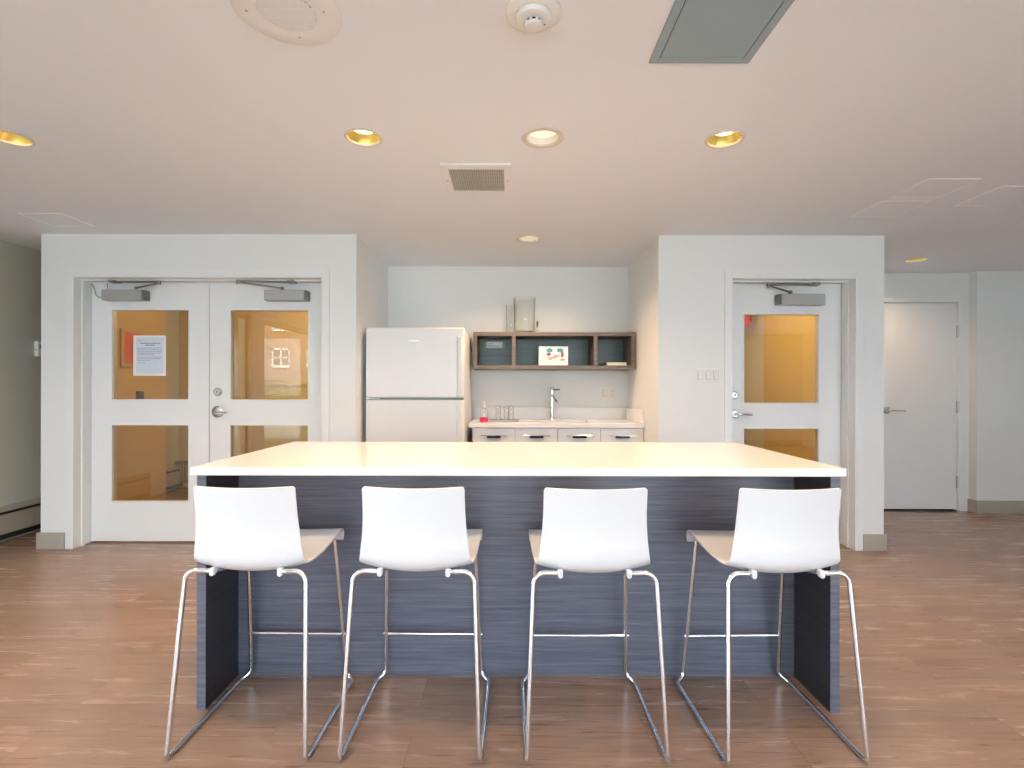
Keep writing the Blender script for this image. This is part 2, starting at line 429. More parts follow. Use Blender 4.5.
for a, b in BW:
    k += 1
    f = MB(); t = .045; y0, y1 = YN-.14, YN-.08
    f.box(a, a+t, y0, y1, WZ0, WZ1).box(b-t, b, y0, y1, WZ0, WZ1).box(a+t, b-t, y0, y1, WZ0, WZ0+t).box(a+t, b-t, y0, y1, WZ1-t, WZ1)
    mid = (a+b)/2; f.box(mid-.025, mid+.025, y0, y1, WZ0+t, WZ1-t)
    o = struct('window_%d' % k, f, M['trimw'], 'white framed window', 'window')
    obj('window_pane', MB().box(a+t, b-t, YN-.113, YN-.107, WZ0+t, WZ1-t), M['glass_w'], o)
for a, b in LW:
    k += 1
    f = MB(); t = .045; x0, x1 = XL-.14, XL-.08
    f.box(x0, x1, a, a+t, WZ0, WZ1).box(x0, x1, b-t, b, WZ0, WZ1).box(x0, x1, a+t, b-t, WZ0, WZ0+t).box(x0, x1, a+t, b-t, WZ1-t, WZ1)
    o = struct('window_%d' % k, f, M['alum'], 'brown framed window', 'window')
    obj('window_pane', MB().box(XL-.113, XL-.107, a+t, b-t, WZ0+t, WZ1-t), M['glass_w'], o)

# baseboards
def bb(name, mb): return struct(name, mb, M['skirt'], 'taupe baseboard', 'baseboard', bevel=.002)
bb('baseboard_left', MB().box(LX0-.022, DL0-.055, YF-.016, YF, 0, .126).box(LX0-.022, LX0, YF, YF+WT, 0, .126))
bb('baseboard_right', MB().box(DR1+.05, RX1+.016, YF-.016, YF, 0, .126).box(RX1, RX1+.016, YF, YA, 0, .126))
bb('baseboard_passage', MB().box(XP-.014, XR, YP-.016, YP, 0, .13).box(XP-.014, XP, YP, YA, 0, .13))
bb('baseboard_far', MB().box(RX1+.016, AD0-.06, YA-.014, YA, 0, .13))
bb('baseboard_windows', MB().box(XL, XR, YN, YN+.014, 0, .12))

# door casings and jambs
def casing(name, x0, x1, top, yf, ydoor, cw=.048, thick=.012, lab=''):
    m = MB()
    m.box(x0-cw, x0, yf-thick, yf, 0, top+cw).box(x1, x1+cw, yf-thick, yf, 0, top+cw).box(x0, x1, yf-thick, yf, top, top+cw)
    j = .014                                             # jamb lining
    m.box(x0, x0+j, yf-thick, ydoor+.05, 0, top).box(x1-j, x1, yf-thick, ydoor+.05, 0, top).box(x0+j, x1-j, yf-thick, ydoor+.05, top-j, top)
    s = .012                                             # stop bead half way in
    ys = yf+.062
    m.box(x0+j, x0+j+s, ys, ys+.03, 0, top-j).box(x1-j-s, x1-j, ys, ys+.03, 0, top-j).box(x0+j+s, x1-j-s, ys, ys+.03, top-j-s, top-j)
    return struct(name, m, M['trimw'], lab, 'trim', bevel=.002)
casing('trim_1', DL0, DL1, DT, YF, YD, lab='white casing around the double doors')
casing('trim_2', DR0, DR1, DT, YF, YD, lab='white casing around the single glazed door')
def casing_flush(name, x0, x1, top, yf):
    m = MB(); cw = .05; t = .012
    m.box(x0-cw, x0, yf-t, yf, 0, top+cw).box(x1, x1+cw, yf-t, yf, 0, top+cw).box(x0, x1, yf-t, yf, top, top+cw)
    j = .012
    m.box(x0, x0+j*.2, yf, yf+.1, 0, top).box(x1-j*.2, x1, yf, yf+.1, 0, top).box(x0, x1, yf, yf+.1, top-.003, top)
    return struct(name, m, M['trimw'], 'white casing around the plain door', 'trim', bevel=.002)
casing_flush('trim_3', AD0, AD1, AT, YA)

# ------------------------------------------------------------------ doors
def lever(parent, x, z, yf, dirn, length=.105, rr=.034):
    h = obj('door_handle', MB().lathe([(0.0005, -.014), (rr*.8, -.014), (rr, -.008), (rr, 0)], (x, yf, z), 28, 'y'), M['nickel'], parent, smooth=True)
    pts = fillet([(x, yf-.012, z), (x, yf-.055, z), (x+dirn*.03, yf-.060, z+.001), (x+dirn*length, yf-.056, z-.004)], .016)
    obj('lever', MB().tube(pts, .0095, 12), M['chrome'], h, smooth=True)
def deadbolt(parent, x, z, yf, r=.027):
    d = obj('deadbolt', MB().lathe([(0.0005, -.016), (r*.72, -.016), (r, -.008), (r, 0)], (x, yf, z), 24, 'y'), M['nickel'], parent, smooth=True)
    obj('keyhole', MB().box(x-.004, x+.004, yf-.0185, yf-.0155, z-.010, z+.010), M['closer_cap'], d)
def door_closer(parent, bx0, bx1, z0, z1, yf, cap_right, pivot_x, elbow_x, elbow_z, shoe_x, shoe_z):
    c = .045
    y0 = yf-.075
    b = obj('door_closer', MB().box(bx0 if cap_right else bx0+c*.5, bx1-c*.5 if cap_right else bx1, y0, yf, z0, z1), M['closer'], parent, bevel=.006, seg=3)
    cx0, cx1 = (bx1-c*.5, bx1) if cap_right else (bx0, bx0+c*.5)
    obj('closer_cap', MB().box(cx0, cx1, y0+.004, yf, z0+.003, z1-.002), M['closer_cap'], b, bevel=.004)
    a = MB()
    ya = yf-.04
    a.lathe([(.013, 0), (.013, .022), (.009, .03)], (pivot_x, ya, z1), 16, cap=True)
    a.tube([(pivot_x, ya, z1+.018), (elbow_x, yf-.115, elbow_z)], .0065, 10)
    a.tube([(elbow_x, yf-.115, elbow_z+.008), (shoe_x, yf-.10, shoe_z)], .008, 10)
    a.lathe([(.013, -.012), (.013, .016)], (elbow_x, yf-.115, elbow_z), 14, cap=True)
    a.box(shoe_x-.028, shoe_x+.028, yf-.115, yf-.05, shoe_z-.004, shoe_z+.012)
    obj('closer_arm', a, M['arm'], b, smooth=True)
def glazed_leaf(name, x0, x1, g0, g1, zs, top, yf, lab, tiltbot=.012):
    th = .045
    m = MB()
    (a1, a0), (b1, b0) = zs                     # upper pane (top, bottom), lower pane
    m.box(x0, g0, yf, yf+th, tiltbot, top).box(g1, x1, yf, yf+th, tiltbot, top)
    m.box(g0, g1, yf, yf+th, a1, top).box(g0, g1, yf, yf+th, b1, a0).box(g0, g1, yf, yf+th, tiltbot, b0)
    d = struct(name, m, M['doorw'], lab, 'door', origin=((x0+x1)/2, yf, 0))
    for hi, lo in zs:
        s = .012
        bd = MB()
        for y0, y1 in ((yf-.005, yf+.004), (yf+th-.004, yf+th+.005)):
            bd.box(g0-s, g0, y0, y1, lo-s, hi+s).box(g1, g1+s, y0, y1, lo-s, hi+s).box(g0, g1, y0, y1, hi, hi+s).box(g0, g1, y0, y1, lo-s, lo)
        gb = obj('glazing_bead', bd, M['doorw'], d, bevel=.002)
        obj('glass_pane', MB().box(g0, g1, yf+.019, yf+.025, lo, hi), M['glass_d'], d)
    return d
dtop = DT-.018
cxm = -2.417
d1 = glazed_leaf('door_1', DL0+.018, cxm-.003, -3.195, -2.584, ((1.869, 1.153), (.944, .334)), dtop, YD, 'white glazed double door leaf with a notice in its upper pane')
d2 = glazed_leaf('door_2', cxm+.003, DL1-.018, -2.243, -1.624, ((1.869, 1.153), (.944, .334)), dtop, YD, 'white glazed double door leaf with lever handle beside the fridge niche')
d3 = glazed_leaf('door_3', DR0+.018, DR1-.018, 1.881, 2.478, ((1.845, 1.135), (.928, .325)), dtop, YD, 'white single glazed door between the sink niche and the passage')
lever(d2, -2.347, 1.055, YD, 1, rr=.047); deadbolt(d2, -2.347, 1.214, YD, .033)
lever(d3, 1.806, 1.046, YD, 1, .115); deadbolt(d3, 1.802, 1.197, YD, .033)
door_closer(d1, -3.23, -2.893, 1.938, 2.022, YD, True, -2.98, -2.745, 2.066, -3.12, 2.077)
door_closer(d2, -1.945, -1.607, 1.938, 2.022, YD, True, -1.815, -2.13, 2.073, -1.72, 2.077)
door_closer(d3, 2.125, 2.49, 1.914, 2.000, YD, False, 2.235, 2.02, 2.055, 2.40, 2.066)
# flexible cable feeding the closer of the notice leaf
yl = YD-.04
cab = [(DL0+.03, YD-.02, 2.07), (-3.325, yl, 2.068), (-3.312, yl, 2.03), (-3.30, yl, 1.985), (-3.27, yl, 1.962), (-3.228, yl, 1.968)]
obj('closer_cable', MB().tube(fillet(cab, .02, 4), .006, 8), M['closer'], d1, smooth=True)
obj('cable_clip', MB().lathe([(.004, -.03), (.011, -.012), (.011, .008), (.005, .02)], (-3.208, yl-.01, 2.055), 12, cap=True), M['nickel'], d1, smooth=True)
# plain door in the passage
d4 = struct('door_4', MB().box(AD0+.004, AD1-.004, YA+.004, YA+.048, .02, AT-.008), M['doorw'], 'plain white flush door in the side passage', 'door', origin=((AD0+AD1)/2, YA, 0), bevel=.002)
lever(d4, 3.855, 1.033, YA+.004, 1, .15, .036)
for y in (330.5, 406, 481):
    z = pz(y, YA)
    hg = MB().lathe([(.009, -.062), (.009, .062)], (AD1-.001, YA-.004, z), 12, cap=True).box(AD1-.012, AD1+.012, YA-.001, YA+.004, z-.06, z+.06)
    obj('hinge', hg, M['nickel'], d4, smooth=True)
obj('gap_shade', MB().box(AD0+.004, AD1-.004, YA+.004, YA+.10, 0, .008), M['slot'], d4)  # near-black strip painted as the shade in the gap below the door

# notice on the double door
nt_ = thing('notice', (px(148, YD), YD+.01, 1.38), 'white printed notice sheet stuck to the upper pane of a double door', 'notice')
nx0, nx1, nz0, nz1 = px(132, YD), px(164.5, YD), pz(376.5, YD), pz(336, YD)
yn = YD+.0185
obj('sheet', MB().box(nx0+.018, nx1-.014, yn-.003, yn, nz0+.016, nz1-.018), M['paper'], nt_)
s = MB(); s.box(nx0, nx0+.018, yn-.005, yn, nz0, nz1).box(nx1-.014, nx1, yn-.005, yn, nz0, nz1).box(nx0+.018, nx1-.014, yn-.005, yn, nz0, nz0+.016).box(nx0+.018, nx1-.014, yn-.005, yn, nz1-.018, nz1)
obj('sleeve', s, M['frame_w'], nt_, bevel=.001)
ink = MB(); rng = random.Random(3)
def words(z, xa, xb, h):
    x = xa
    while x < xb-.004:
        wd = min(rng.uniform(.010, .026), xb-x)
        ink.box(x, x+wd, yn-.0035, yn-.003, z, z+h); x += wd+.005
W = nx1-nx0
words(nz1-.045, nx0+.035, nx0+.065, .005)
words(nz1-.068, nx0+.055, nx1-.045, .008); words(nz1-.083, nx0+.098, nx1-.090, .008)
z = nz1-.104
for k_, e in enumerate((.03, .035, .03, .03, .10, .03, .035, .12, .16)):
    words(z, nx0+.032, nx1-e, .004); z -= .0135 if k_ not in (4, 7) else .019
obj('printing', ink, M['ink'], nt_)

# things seen through the double doors
pf = thing('framed_poster', (-3.84, 5.38, 1.64), 'orange poster in a gold frame on the tan wall behind the double doors', 'poster')
f = MB(); a, b, z0, z1 = 5.16, 5.62, 1.45, 1.83; t = .035
f.box(-3.84, -3.815, a, a+t, z0, z1).box(-3.84, -3.815, b-t, b, z0, z1).box(-3.84, -3.815, a+t, b-t, z0, z0+t).box(-3.84, -3.815, a+t, b-t, z1-t, z1)
obj('frame', f, M['goldframe'], pf, bevel=.004)
obj('print', MB().box(-3.838, -3.825, a+t, b-t, z0+t, z1-t), M['poster'], pf)
l = MB()
for i in range(9): l.box(-3.825, -3.8235, a+t+.12, b-t-.06, z1-.09-i*.026, z1-.083-i*.026)
obj('printing', l, M['red_d'], pf)
cr = thing('card_reader', (-3.84, 5.42, 1.1), 'small dark wall box below the framed poster', 'card reader')
obj('housing', MB().box(-3.84, -3.80, 5.385, 5.455, 1.06, 1.21), M['darkbox'], cr, bevel=.006, seg=3)
obj('face_plate', MB().box(-3.801, -3.797, 5.395, 5.445, 1.09, 1.18), M['slot'], cr)
ht = thing('wall_heater', (-3.4, 6.5, 0), 'low dark ribbed heater at the foot of the vestibule far wall', 'heater')
obj('casing', MB().box(-4.3, -3.2, 6.42, 6.5, .08, .34), M['darkbox'], ht, bevel=.008)
fn = MB()
for i in range(34): fn.box(-4.28+i*.032, -4.268+i*.032, 6.408, 6.42, .11, .31)
obj('fins', fn, M['hallfloor'], ht)
# exit sign down the hall
ex = thing('exit_sign', (px(737, 5.9), 5.9, 1.96), 'red exit sign hanging in the hall behind the single glazed door', 'sign')
EY = 5.9
ex0, ex1, ez0, ez1 = px(722, EY), px(751.5, EY), pz(324.5, EY), pz(307, EY)
obj('housing', MB().box(ex0, ex1, EY, EY+.06, ez0, ez1), M['red'], ex, bevel=.006)
obj('hanger', MB().tube([((ex0+ex1)/2, EY+.03, ez1-.002), ((ex0+ex1)/2, EY+.03, ZC)], .009, 10), M['darkbox'], ex)
cu = bpy.data.curves.new('exit_letters', 'FONT'); cu.body = 'EXIT'; cu.size = .185; cu.extrude = .003; cu.align_x = 'CENTER'; cu.align_y = 'CENTER'; cu.space_character = 1.15
to = bpy.data.objects.new('exit_letters_curve', cu); C.objects.link(to)
bpy.context.view_layer.update()
me = bpy.data.meshes.new_from_object(to.evaluated_get(bpy.context.evaluated_depsgraph_get()))
bpy.data.objects.remove(to); bpy.data.curves.remove(cu)
lt = bpy.data.objects.new('lettering', me); C.objects.link(lt); lt.parent = ex
me.materials.clear(); me.materials.append(M['red_d'])
lt.location = Vector(((ex0+ex1)/2, EY-.002, (ez0+ez1)/2)) - ex.location; lt.rotation_euler = (pi/2, 0, 0)

# ------------------------------------------------------------------ kitchen niche: fridge
FX0, FX1, FY = -1.156, -.365, 4.2
FT = pz(327.6, FY)
fr = thing('refrigerator', ((FX0+FX1)/2, FY+.4, 0), 'white top freezer refrigerator standing in the kitchen niche', 'refrigerator')
obj('body', MB().box(FX0+.004, FX1-.004, FY+.075, FY+.80, .03, FT-.012), M['fridge'], fr, bevel=.006)
zs = 1.16
fd = obj('freezer_door', MB().box(FX0, FX1, FY, FY+.068, zs+.010, FT), M['fridge'], fr, bevel=.012, seg=4)
ld = obj('fridge_door', MB().box(FX0, FX1, FY, FY+.068, .11, zs-.008), M['fridge'], fr, bevel=.012, seg=4)
obj('gasket', MB().box(FX0+.012, FX1-.012, FY+.02, FY+.076, zs-.012, zs+.014).box(FX0+.012, FX1-.012, FY+.066, FY+.077, .12, FT-.01), M['gasket'], fr)
hx0, hx1 = px(456.5, FY), px(462.8, FY)
def handle_strip(parent, z0, z1):
    p = [(hx0, FY), (hx0+.012, FY-.030), (hx1-.006, FY-.034), (hx1, FY-.026), (hx1, FY)]
    obj('door_handle', MB().prism(p, z0, z1), M['fridge'], parent, bevel=.005, seg=3)
handle_strip(fd, zs+.016, pz(337, FY)); handle_strip(ld, .62, zs-.014)
b = MB().box(px(408.5, FY), px(419, FY), FY-.004, FY+.001, pz(342, FY), pz(340.2, FY))
obj('badge', b, M['nickel'], fd, bevel=.001)
h = MB().box(FX0-.004, FX0+.02, FY+.01, FY+.05, zs-.006, zs+.009).box(FX0+.02, FX0+.11, FY+.006, FY+.04, zs-.003, zs+.006)
obj('hinge', h, M['nickel'], fr, bevel=.002)
obj('kick_grille', MB().box(FX0+.01, FX1-.01, FY+.06, FY+.09, .02, .10), M['slot'], fr)
for x in (FX0+.06, FX1-.06):
    for y in (FY+.12, FY+.74): obj('foot', MB().lathe([(.02, 0), (.02, .035)], (x, y, 0), 14, cap=True), M['rubber'], fr)

# ------------------------------------------------------------------ kitchen niche: base cabinets, worktop, sink
KY = 4.49                       # front of the drawer fronts
KX = [px(472.5, KY), px(515, KY), px(557.8, KY), px(600.5, KY), px(643.8, KY)]
ZT = .95
names = ['white kitchen base cabinet against the fridge, below the soap bottle', 'white kitchen base cabinet second from the fridge, under the sink end',
         'white kitchen base cabinet third from the fridge, under the faucet', 'white kitchen base cabinet in the niche corner, below the outlet']
for i in range(4):
    x0, x1 = KX[i], KX[i+1]
    c = thing('base_cabinet', ((x0+x1)/2, KY+.3, 0), names[i], 'cabinet', 'kitchen base cabinets under the sink counter')
    t = .016
    bd = MB().box(x0, x0+t, KY+.022, YB-.02, .1, ZT-.038).box(x1-t, x1, KY+.022, YB-.02, .1, ZT-.038).box(x0+t, x1-t, KY+.022, YB-.02, .1, .116).box(x0+t, x1-t, YB-.03, YB-.02, .116, ZT-.038)
    obj('body', bd, M['lacq'], c)
    obj('plinth', MB().box(x0, x1, KY+.06, KY+.075, 0, .1), M['slot'], c)
    g = .0022
    zd = ZT-.042-.175
    dr = obj('drawer_front', MB().box(x0+g, x1-g, KY, KY+.02, zd+g, ZT-.043), M['lacq'], c, bevel=.0015)
    do = obj('door', MB().box(x0+g, x1-g, KY, KY+.02, .105, zd-g), M['lacq'], c, bevel=.0015)
    xm = (x0+x1)/2+.002; hw = .112; zh = pz(435.6, KY-.03)
    for par, z in ((dr, zh), (do, zd-.06)):
        bar = MB().prism([(xm-hw, KY-.024), (xm+hw, KY-.024), (xm+hw, KY-.034), (xm-hw, KY-.034)], z-.004, z+.004)
        hd = obj('handle', bar, M['chrome'], par, bevel=.002)
        obj('grip', MB().box(xm-hw*.52, xm+hw*.52, KY-.036, KY-.001, z-.021, z-.004), M['pull'], hd, bevel=.002)
WX0, WX1, WY = px(468.8, 4.47), RX0-.004, 4.47
SX0, SX1, SY0, SY1 = px(519, 4.62), px(590, 4.62), 4.57, 4.92
wt = thing('sink_counter', ((WX0+WX1)/2, 4.8, 0), 'white quartz worktop with undermount sink in the kitchen niche', 'counter')
m = MB()
z0 = ZT-.037
m.box(WX0, SX0, WY, YB-.002, z0, ZT).box(SX1, WX1, WY, YB-.002, z0, ZT).box(SX0, SX1, WY, SY0, z0, ZT).box(SX0, SX1, SY1, YB-.002, z0, ZT)
obj('worktop', m, M['quartz'], wt)
obj('backsplash', MB().box(WX0, WX1, YB-.022, YB-.002, ZT, ZT+.112).box(WX1-.02, WX1, WY+.02, YB-.022, ZT, ZT+.112), M['quartz'], wt, bevel=.002)
sk = MB(); t = .004; zb = ZT-.20
sk.box(SX0-.006, SX0, SY0-.006, SY1+.006, zb, z0).box(SX1, SX1+.006, SY0-.006, SY1+.006, zb, z0).box(SX0, SX1, SY0-.006, SY0, zb, z0).box(SX0, SX1, SY1, SY1+.006, zb, z0).box(SX0, SX1, SY0, SY1, zb-.006, zb)
sn = obj('sink_bowl', sk, M['nickel'], wt)
obj('drain', MB().lathe([(.0005, .003), (.03, .003), (.042, 0)], ((SX0+SX1)/2, 4.75, zb), 24), M['chrome'], sn, smooth=True)

# faucet
fx, fy = px(552, 5.0), 5.0
fc = thing('faucet', (fx, fy, ZT), 'chrome single lever faucet standing behind the sink', 'faucet')
obj('base', MB().lathe([(.03, 0), (.03, .008), (.022, .016), (.0195, .03)], (fx, fy, ZT), 24, cap=True), M['chrome'], fc, smooth=True)
obj('body', MB().lathe([(.0185, .03), (.0185, .262), (.021, .264), (.021, .298), (.016, .306)], (fx, fy, ZT), 24, cap=True), M['chrome'], fc, smooth=True)
obj('spout', MB().tube(fillet([(fx, fy, ZT+.235), (fx+.012, fy-.05, ZT+.215), (fx+.03, fy-.15, ZT+.172), (fx+.032, fy-.158, ZT+.155)], .03), .013, 14), M['chrome'], fc, smooth=True)
obj('lever', MB().tube([(fx+.015, fy, ZT+.283), (fx+.075, fy-.005, ZT+.287)], .005, 10), M['darkmetal'], fc, smooth=True)

# soap bottle
sx, sy = px(484, 4.62), 4.62
sb = thing('soap_bottle', (sx, sy, ZT), 'clear pump bottle with pink soap beside the fridge', 'bottle')
obj('liquid', MB().lathe([(.0005, .002), (.034, .002), (.035, .006), (.035, .044), (.0005, .044)], (sx, sy, ZT), 24), M['pink'], sb, smooth=True)
obj('bottle', MB().lathe([(.0005, 0), (.036, 0), (.0375, .005), (.0375, .09), (.030, .112), (.014, .122), (.014, .13)], (sx, sy, ZT), 24), M['glass_t'], sb, smooth=True)
obj('pump', MB().lathe([(.017, .124), (.017, .150), (.009, .152), (.008, .168), (.014, .170), (.014, .180), (.006, .183)], (sx, sy, ZT), 18, cap=True).tube([(sx, sy, ZT+.174), (sx+.012, sy-.04, ZT+.172)], .005, 8).tube([(sx, sy, ZT+.125), (sx, sy, ZT+.01)], .003, 8), M['switch'], sb, smooth=True)
# tray and tumblers
tx0, tx1, ty = px(488.5, 4.74), px(519, 4.74), 4.74
tr = thing('tray', ((tx0+tx1)/2, ty, ZT), 'long shallow metal tray beside the soap bottle', 'tray')
obj('base', MB().box(tx0+.004, tx1-.004, ty-.06, ty+.06, ZT, ZT+.006), M['tray'], tr, bevel=.002)
r_ = MB(); r_.box(tx0, tx1, ty-.066, ty-.06, ZT+.002, ZT+.014).box(tx0, tx1, ty+.06, ty+.066, ZT+.002, ZT+.014).box(tx0, tx0+.006, ty-.06, ty+.06, ZT+.002, ZT+.014).box(tx1-.006, tx1, ty-.06, ty+.06, ZT+.002, ZT+.014)
obj('rim', r_, M['tray'], tr, bevel=.002)
tumbler = None
for x, lab in ((498.3, 'clear tumbler upside down on the tray, beside the soap bottle'), (506.3, 'clear tumbler upside down in the middle of the tray'), (511.2, 'clear tumbler upside down on the tray, towards the sink')):
    gx = px(x, 4.74)
    if tumbler is None:
        g = MB().lathe([(.0235, 0), (.0235, .128), (.021, .133), (.0005, .134), (.0005, .122), (.0195, .120), (.0215, 0), (.0235, 0)], (gx, ty, ZT+.006), 24)
        tumbler = obj('tumbler', g, M['glass_t'], origin=(gx, ty, ZT+.006), smooth=True); o = tumbler
    else:
        o = tumbler.copy(); C.objects.link(o); o.location = (gx, ty+(.012 if x < 508 else -.02), ZT+.006)
    tag(o, lab, 'glass', 'tumblers on the tray')

# outlet and switches
def plate(name, x0, x1, z0, z1, yf, lab, cat, kinds):
    t = thing(name, ((x0+x1)/2, yf, z0), lab, cat)
    obj('cover_plate', MB().box(x0, x1, yf-.006, yf, z0, z1), M['switch'], t, bevel=.003)
    n = len(kinds); w = (x1-x0)/n; zm = (z0+z1)/2
    for i, kd in enumerate(kinds):
        xm = x0+w*(i+.5)
        if kd == 'rocker':
            o = obj('rocker', MB().prism([(zm-.033, yf-.007), (zm+.033, yf-.0105), (zm+.033, yf-.005), (zm-.033, yf-.005)], xm-.0165, xm+.0165, 'x') if False else MB().box(xm-.0165, xm+.0165, yf-.0095, yf-.005, zm-.033, zm+.033), M['switch'], t, bevel=.002)
            obj('rocker_gap', MB().box(xm-.0185, xm+.0185, yf-.0064, yf-.0055, zm-.035, zm+.035), M['gasket'], o)
        else:
            o = obj('socket', MB().box(xm-.017, xm+.017, yf-.009, yf-.005, zm-.034, zm+.034), M['switch'], t, bevel=.003)
            for dz in (-.018, .018):
                for dx in (-.0065, .0065):
                    obj('slot', MB().box(xm+dx-.0015, xm+dx+.0015, yf-.0095, yf-.0085, zm+dz-.005, zm+dz+.006), M['gasket'], o)
    return t
plate('outlet', px(601.7, YB), px(615, YB), pz(400, YB), pz(386, YB), YB, 'white double outlet plate on the niche wall under the shelf', 'outlet', ['rocker', 'socket'])
plate('light_switch', px(696.3, YF), px(719.5, YF), pz(382, YF), pz(368.3, YF), YF, 'white three rocker light switch beside the single glazed door', 'switch', ['rocker']*3)

# ------------------------------------------------------------------ wall shelf and what is on it
HY = 4.757
hx0, hx1 = px(473, HY), RX0-.006
hz0, hz1 = pz(369, HY), pz(332, HY)
tk = .034
sh = thing('wall_shelf', ((hx0+hx1)/2, 4.94, hz0), 'dark brown open wall shelf with three cubbies above the sink', 'shelf')
v1, v2 = px(513.6, HY), px(595.6, HY)
m = MB().box(hx0, hx1, HY, YB, hz1-tk, hz1).box(hx0, hx1, HY, YB, hz0, hz0+tk)
obj('boards', m, M['shelf'], sh, bevel=.001)
for xa in (hx0, v1-tk/2, v2-tk/2, hx1-tk*1.2):
    obj('divider', MB().box(xa, xa+tk*(1.2 if xa == hx1-tk*1.2 else 1), HY+.0005, YB, hz0+tk, hz1-tk), M['shelf'], sh, bevel=.001)
obj('back_panel', MB().box(hx0+tk, hx1-tk, YB-.012, YB, hz0+tk, hz1-tk), M['shelf_in'], sh)
zf = hz0+tk
# label strip in the first cubby
ls = thing('label_strip', (px(494, 5.1), 5.1, 1.66), 'white label strip with green ends at the back of the shelf cubby beside the fridge', 'label')
yb = YB-.0125
obj('card', MB().box(px(486.6, yb), px(502.2, yb), yb-.006, yb, pz(348.2, yb), pz(341.8, yb)), M['label_w'], ls)
obj('end_clip', MB().box(px(484.4, yb), px(486.6, yb), yb-.008, yb, pz(348.2, yb), pz(341.8, yb)), M['label_g'], ls)
obj('end_clip', MB().box(px(502.2, yb), px(505, yb), yb-.008, yb, pz(348.2, yb), pz(341.8, yb)), M['label_g'], ls)
li = MB(); rng = random.Random(5)
for zz, e in ((345.0, 495), (343.4, 493), (346.6, 499)): li.box(px(488, yb), px(e, yb), yb-.0065, yb-.006, pz(zz+.5, yb), pz(zz, yb))
obj('printing', li, M['gasket'], ls)
# greeting card
gy = 4.84
gc = thing('greeting_card', (px(553.5, gy), gy, zf), 'white picture card with teal and plum shapes standing in the middle shelf cubby', 'card')
cx0, cx1, cz1 = px(538.8, gy), px(568, gy), pz(346, gy)
obj('sheet', MB().box(cx0, cx1, gy, gy+.004, zf, cz1), M['card'], gc)
obj('back_leaf', MB().prism([(gy+.004, cz1), (gy+.012, cz1-.002), (gy+.07, zf), (gy+.062, zf)], cx0, cx1, 'x'), M['card'], gc)
def blob(xc, yc, rx, ry, n=18, a0=0.0, a1=2*pi):
    return [(px(xc+rx*cos(a0+(a1-a0)*i/n), gy), pz(yc+ry*sin(a0+(a1-a0)*i/n), gy)) for i in range(n)]
for blob_args, mt, e in (((549.5, 350.3, 3.2, 2.2), 'teal', .001), ((560, 350.3, 3.4, 2.1), 'teal', .001), ((548.6, 354.2, 2.1, 1.6), 'plum', .0012), ((562.2, 354.3, 1.4, 3.2), 'plum', .0012),
                         ((562.5, 359.7, 2.4, .7), 'plum', .0013), ((552, 357.6, 5.0, .7), 'coral', .0014), ((556.5, 355.9, 3.6, .8), 'coral', .0014), ((550, 359.2, 2.6, .45), 'coral', .0014)):
    obj('print', MB().prism(blob(*blob_args), gy-e, gy, 'y'), M[mt], gc)
# flat book
ky = 4.86
bk = thing('book', (px(616, ky), ky+.06, zf), 'cream book lying flat in the shelf cubby by the niche corner', 'book')
bx0, bx1 = px(606.3, ky), px(626.6, ky)
obj('pages', MB().box(bx0+.003, bx1-.003, ky+.003, ky+.137, zf+.003, zf+.030), M['cream'], bk)
obj('cover', MB().box(bx0, bx1, ky, ky+.14, zf, zf+.003).box(bx0, bx1, ky, ky+.14, zf+.030, zf+.034).box(bx1-.003, bx1, ky, ky+.14, zf+.003, zf+.030), M['cream'], bk, bevel=.001)
# glass vases and small metal ornament on top
def vase(x0, x1, ytop, Y, lab):
    xc = (px(x0, Y)+px(x1, Y))/2; r = (px(x1, Y)-px(x0, Y))/2; h = pz(ytop, Y)-hz1
    pr = [(.0005, 0), (r*.86, 0), (r*.9, .006), (r*.93, h*.4), (r, h), (r-.004, h), (r*.93-.004, h*.4), (r*.88, .016), (.0005, .016)]
    return tag(obj('vase', MB().lathe(pr, (xc, Y, hz1), 36), M['glass_t'], origin=(xc, Y, hz1), smooth=True), lab, 'vase', 'glass vases on the wall shelf')
vase(513, 535.5, 298, 4.88, 'tall clear glass vase on the wall shelf, beside the small metal ornament')
vase(505.5, 516.5, 305, 5.0, 'narrower clear glass vase on the wall shelf, at the fridge side of the tall one')
oy = 4.85
ox = px(537.3, oy)
om = thing('ornament', (ox, oy, hz1), 'small dark metal ornament on the wall shelf beside the glass vases', 'ornament')
obj('base', MB().lathe([(.0005, 0), (.014, 0), (.016, .008), (.013, .03), (.007, .045), (.006, .055)], (ox, oy, hz1), 18, cap=False), M['chrome'], om, smooth=True)
obj('stem', MB().lathe([(.006, .055), (.009, .075), (.010, .10), (.006, .112), (.0005, .114)], (ox, oy, hz1), 18), M['darkmetal'], om, smooth=True)
wg = MB().prism([(px(529.2, oy), hz1), (px(534.5, oy), hz1), (px(531.5, oy), hz1+.008), (px(530.8, oy), hz1+.032)], oy-.01, oy+.01, 'y')
tag(obj('door_wedge', wg, M['darkmetal'], origin=(px(531.5, oy), oy, hz1), bevel=.002), 'tiny dark wedge lying at the foot of the tall glass vase', 'wedge')

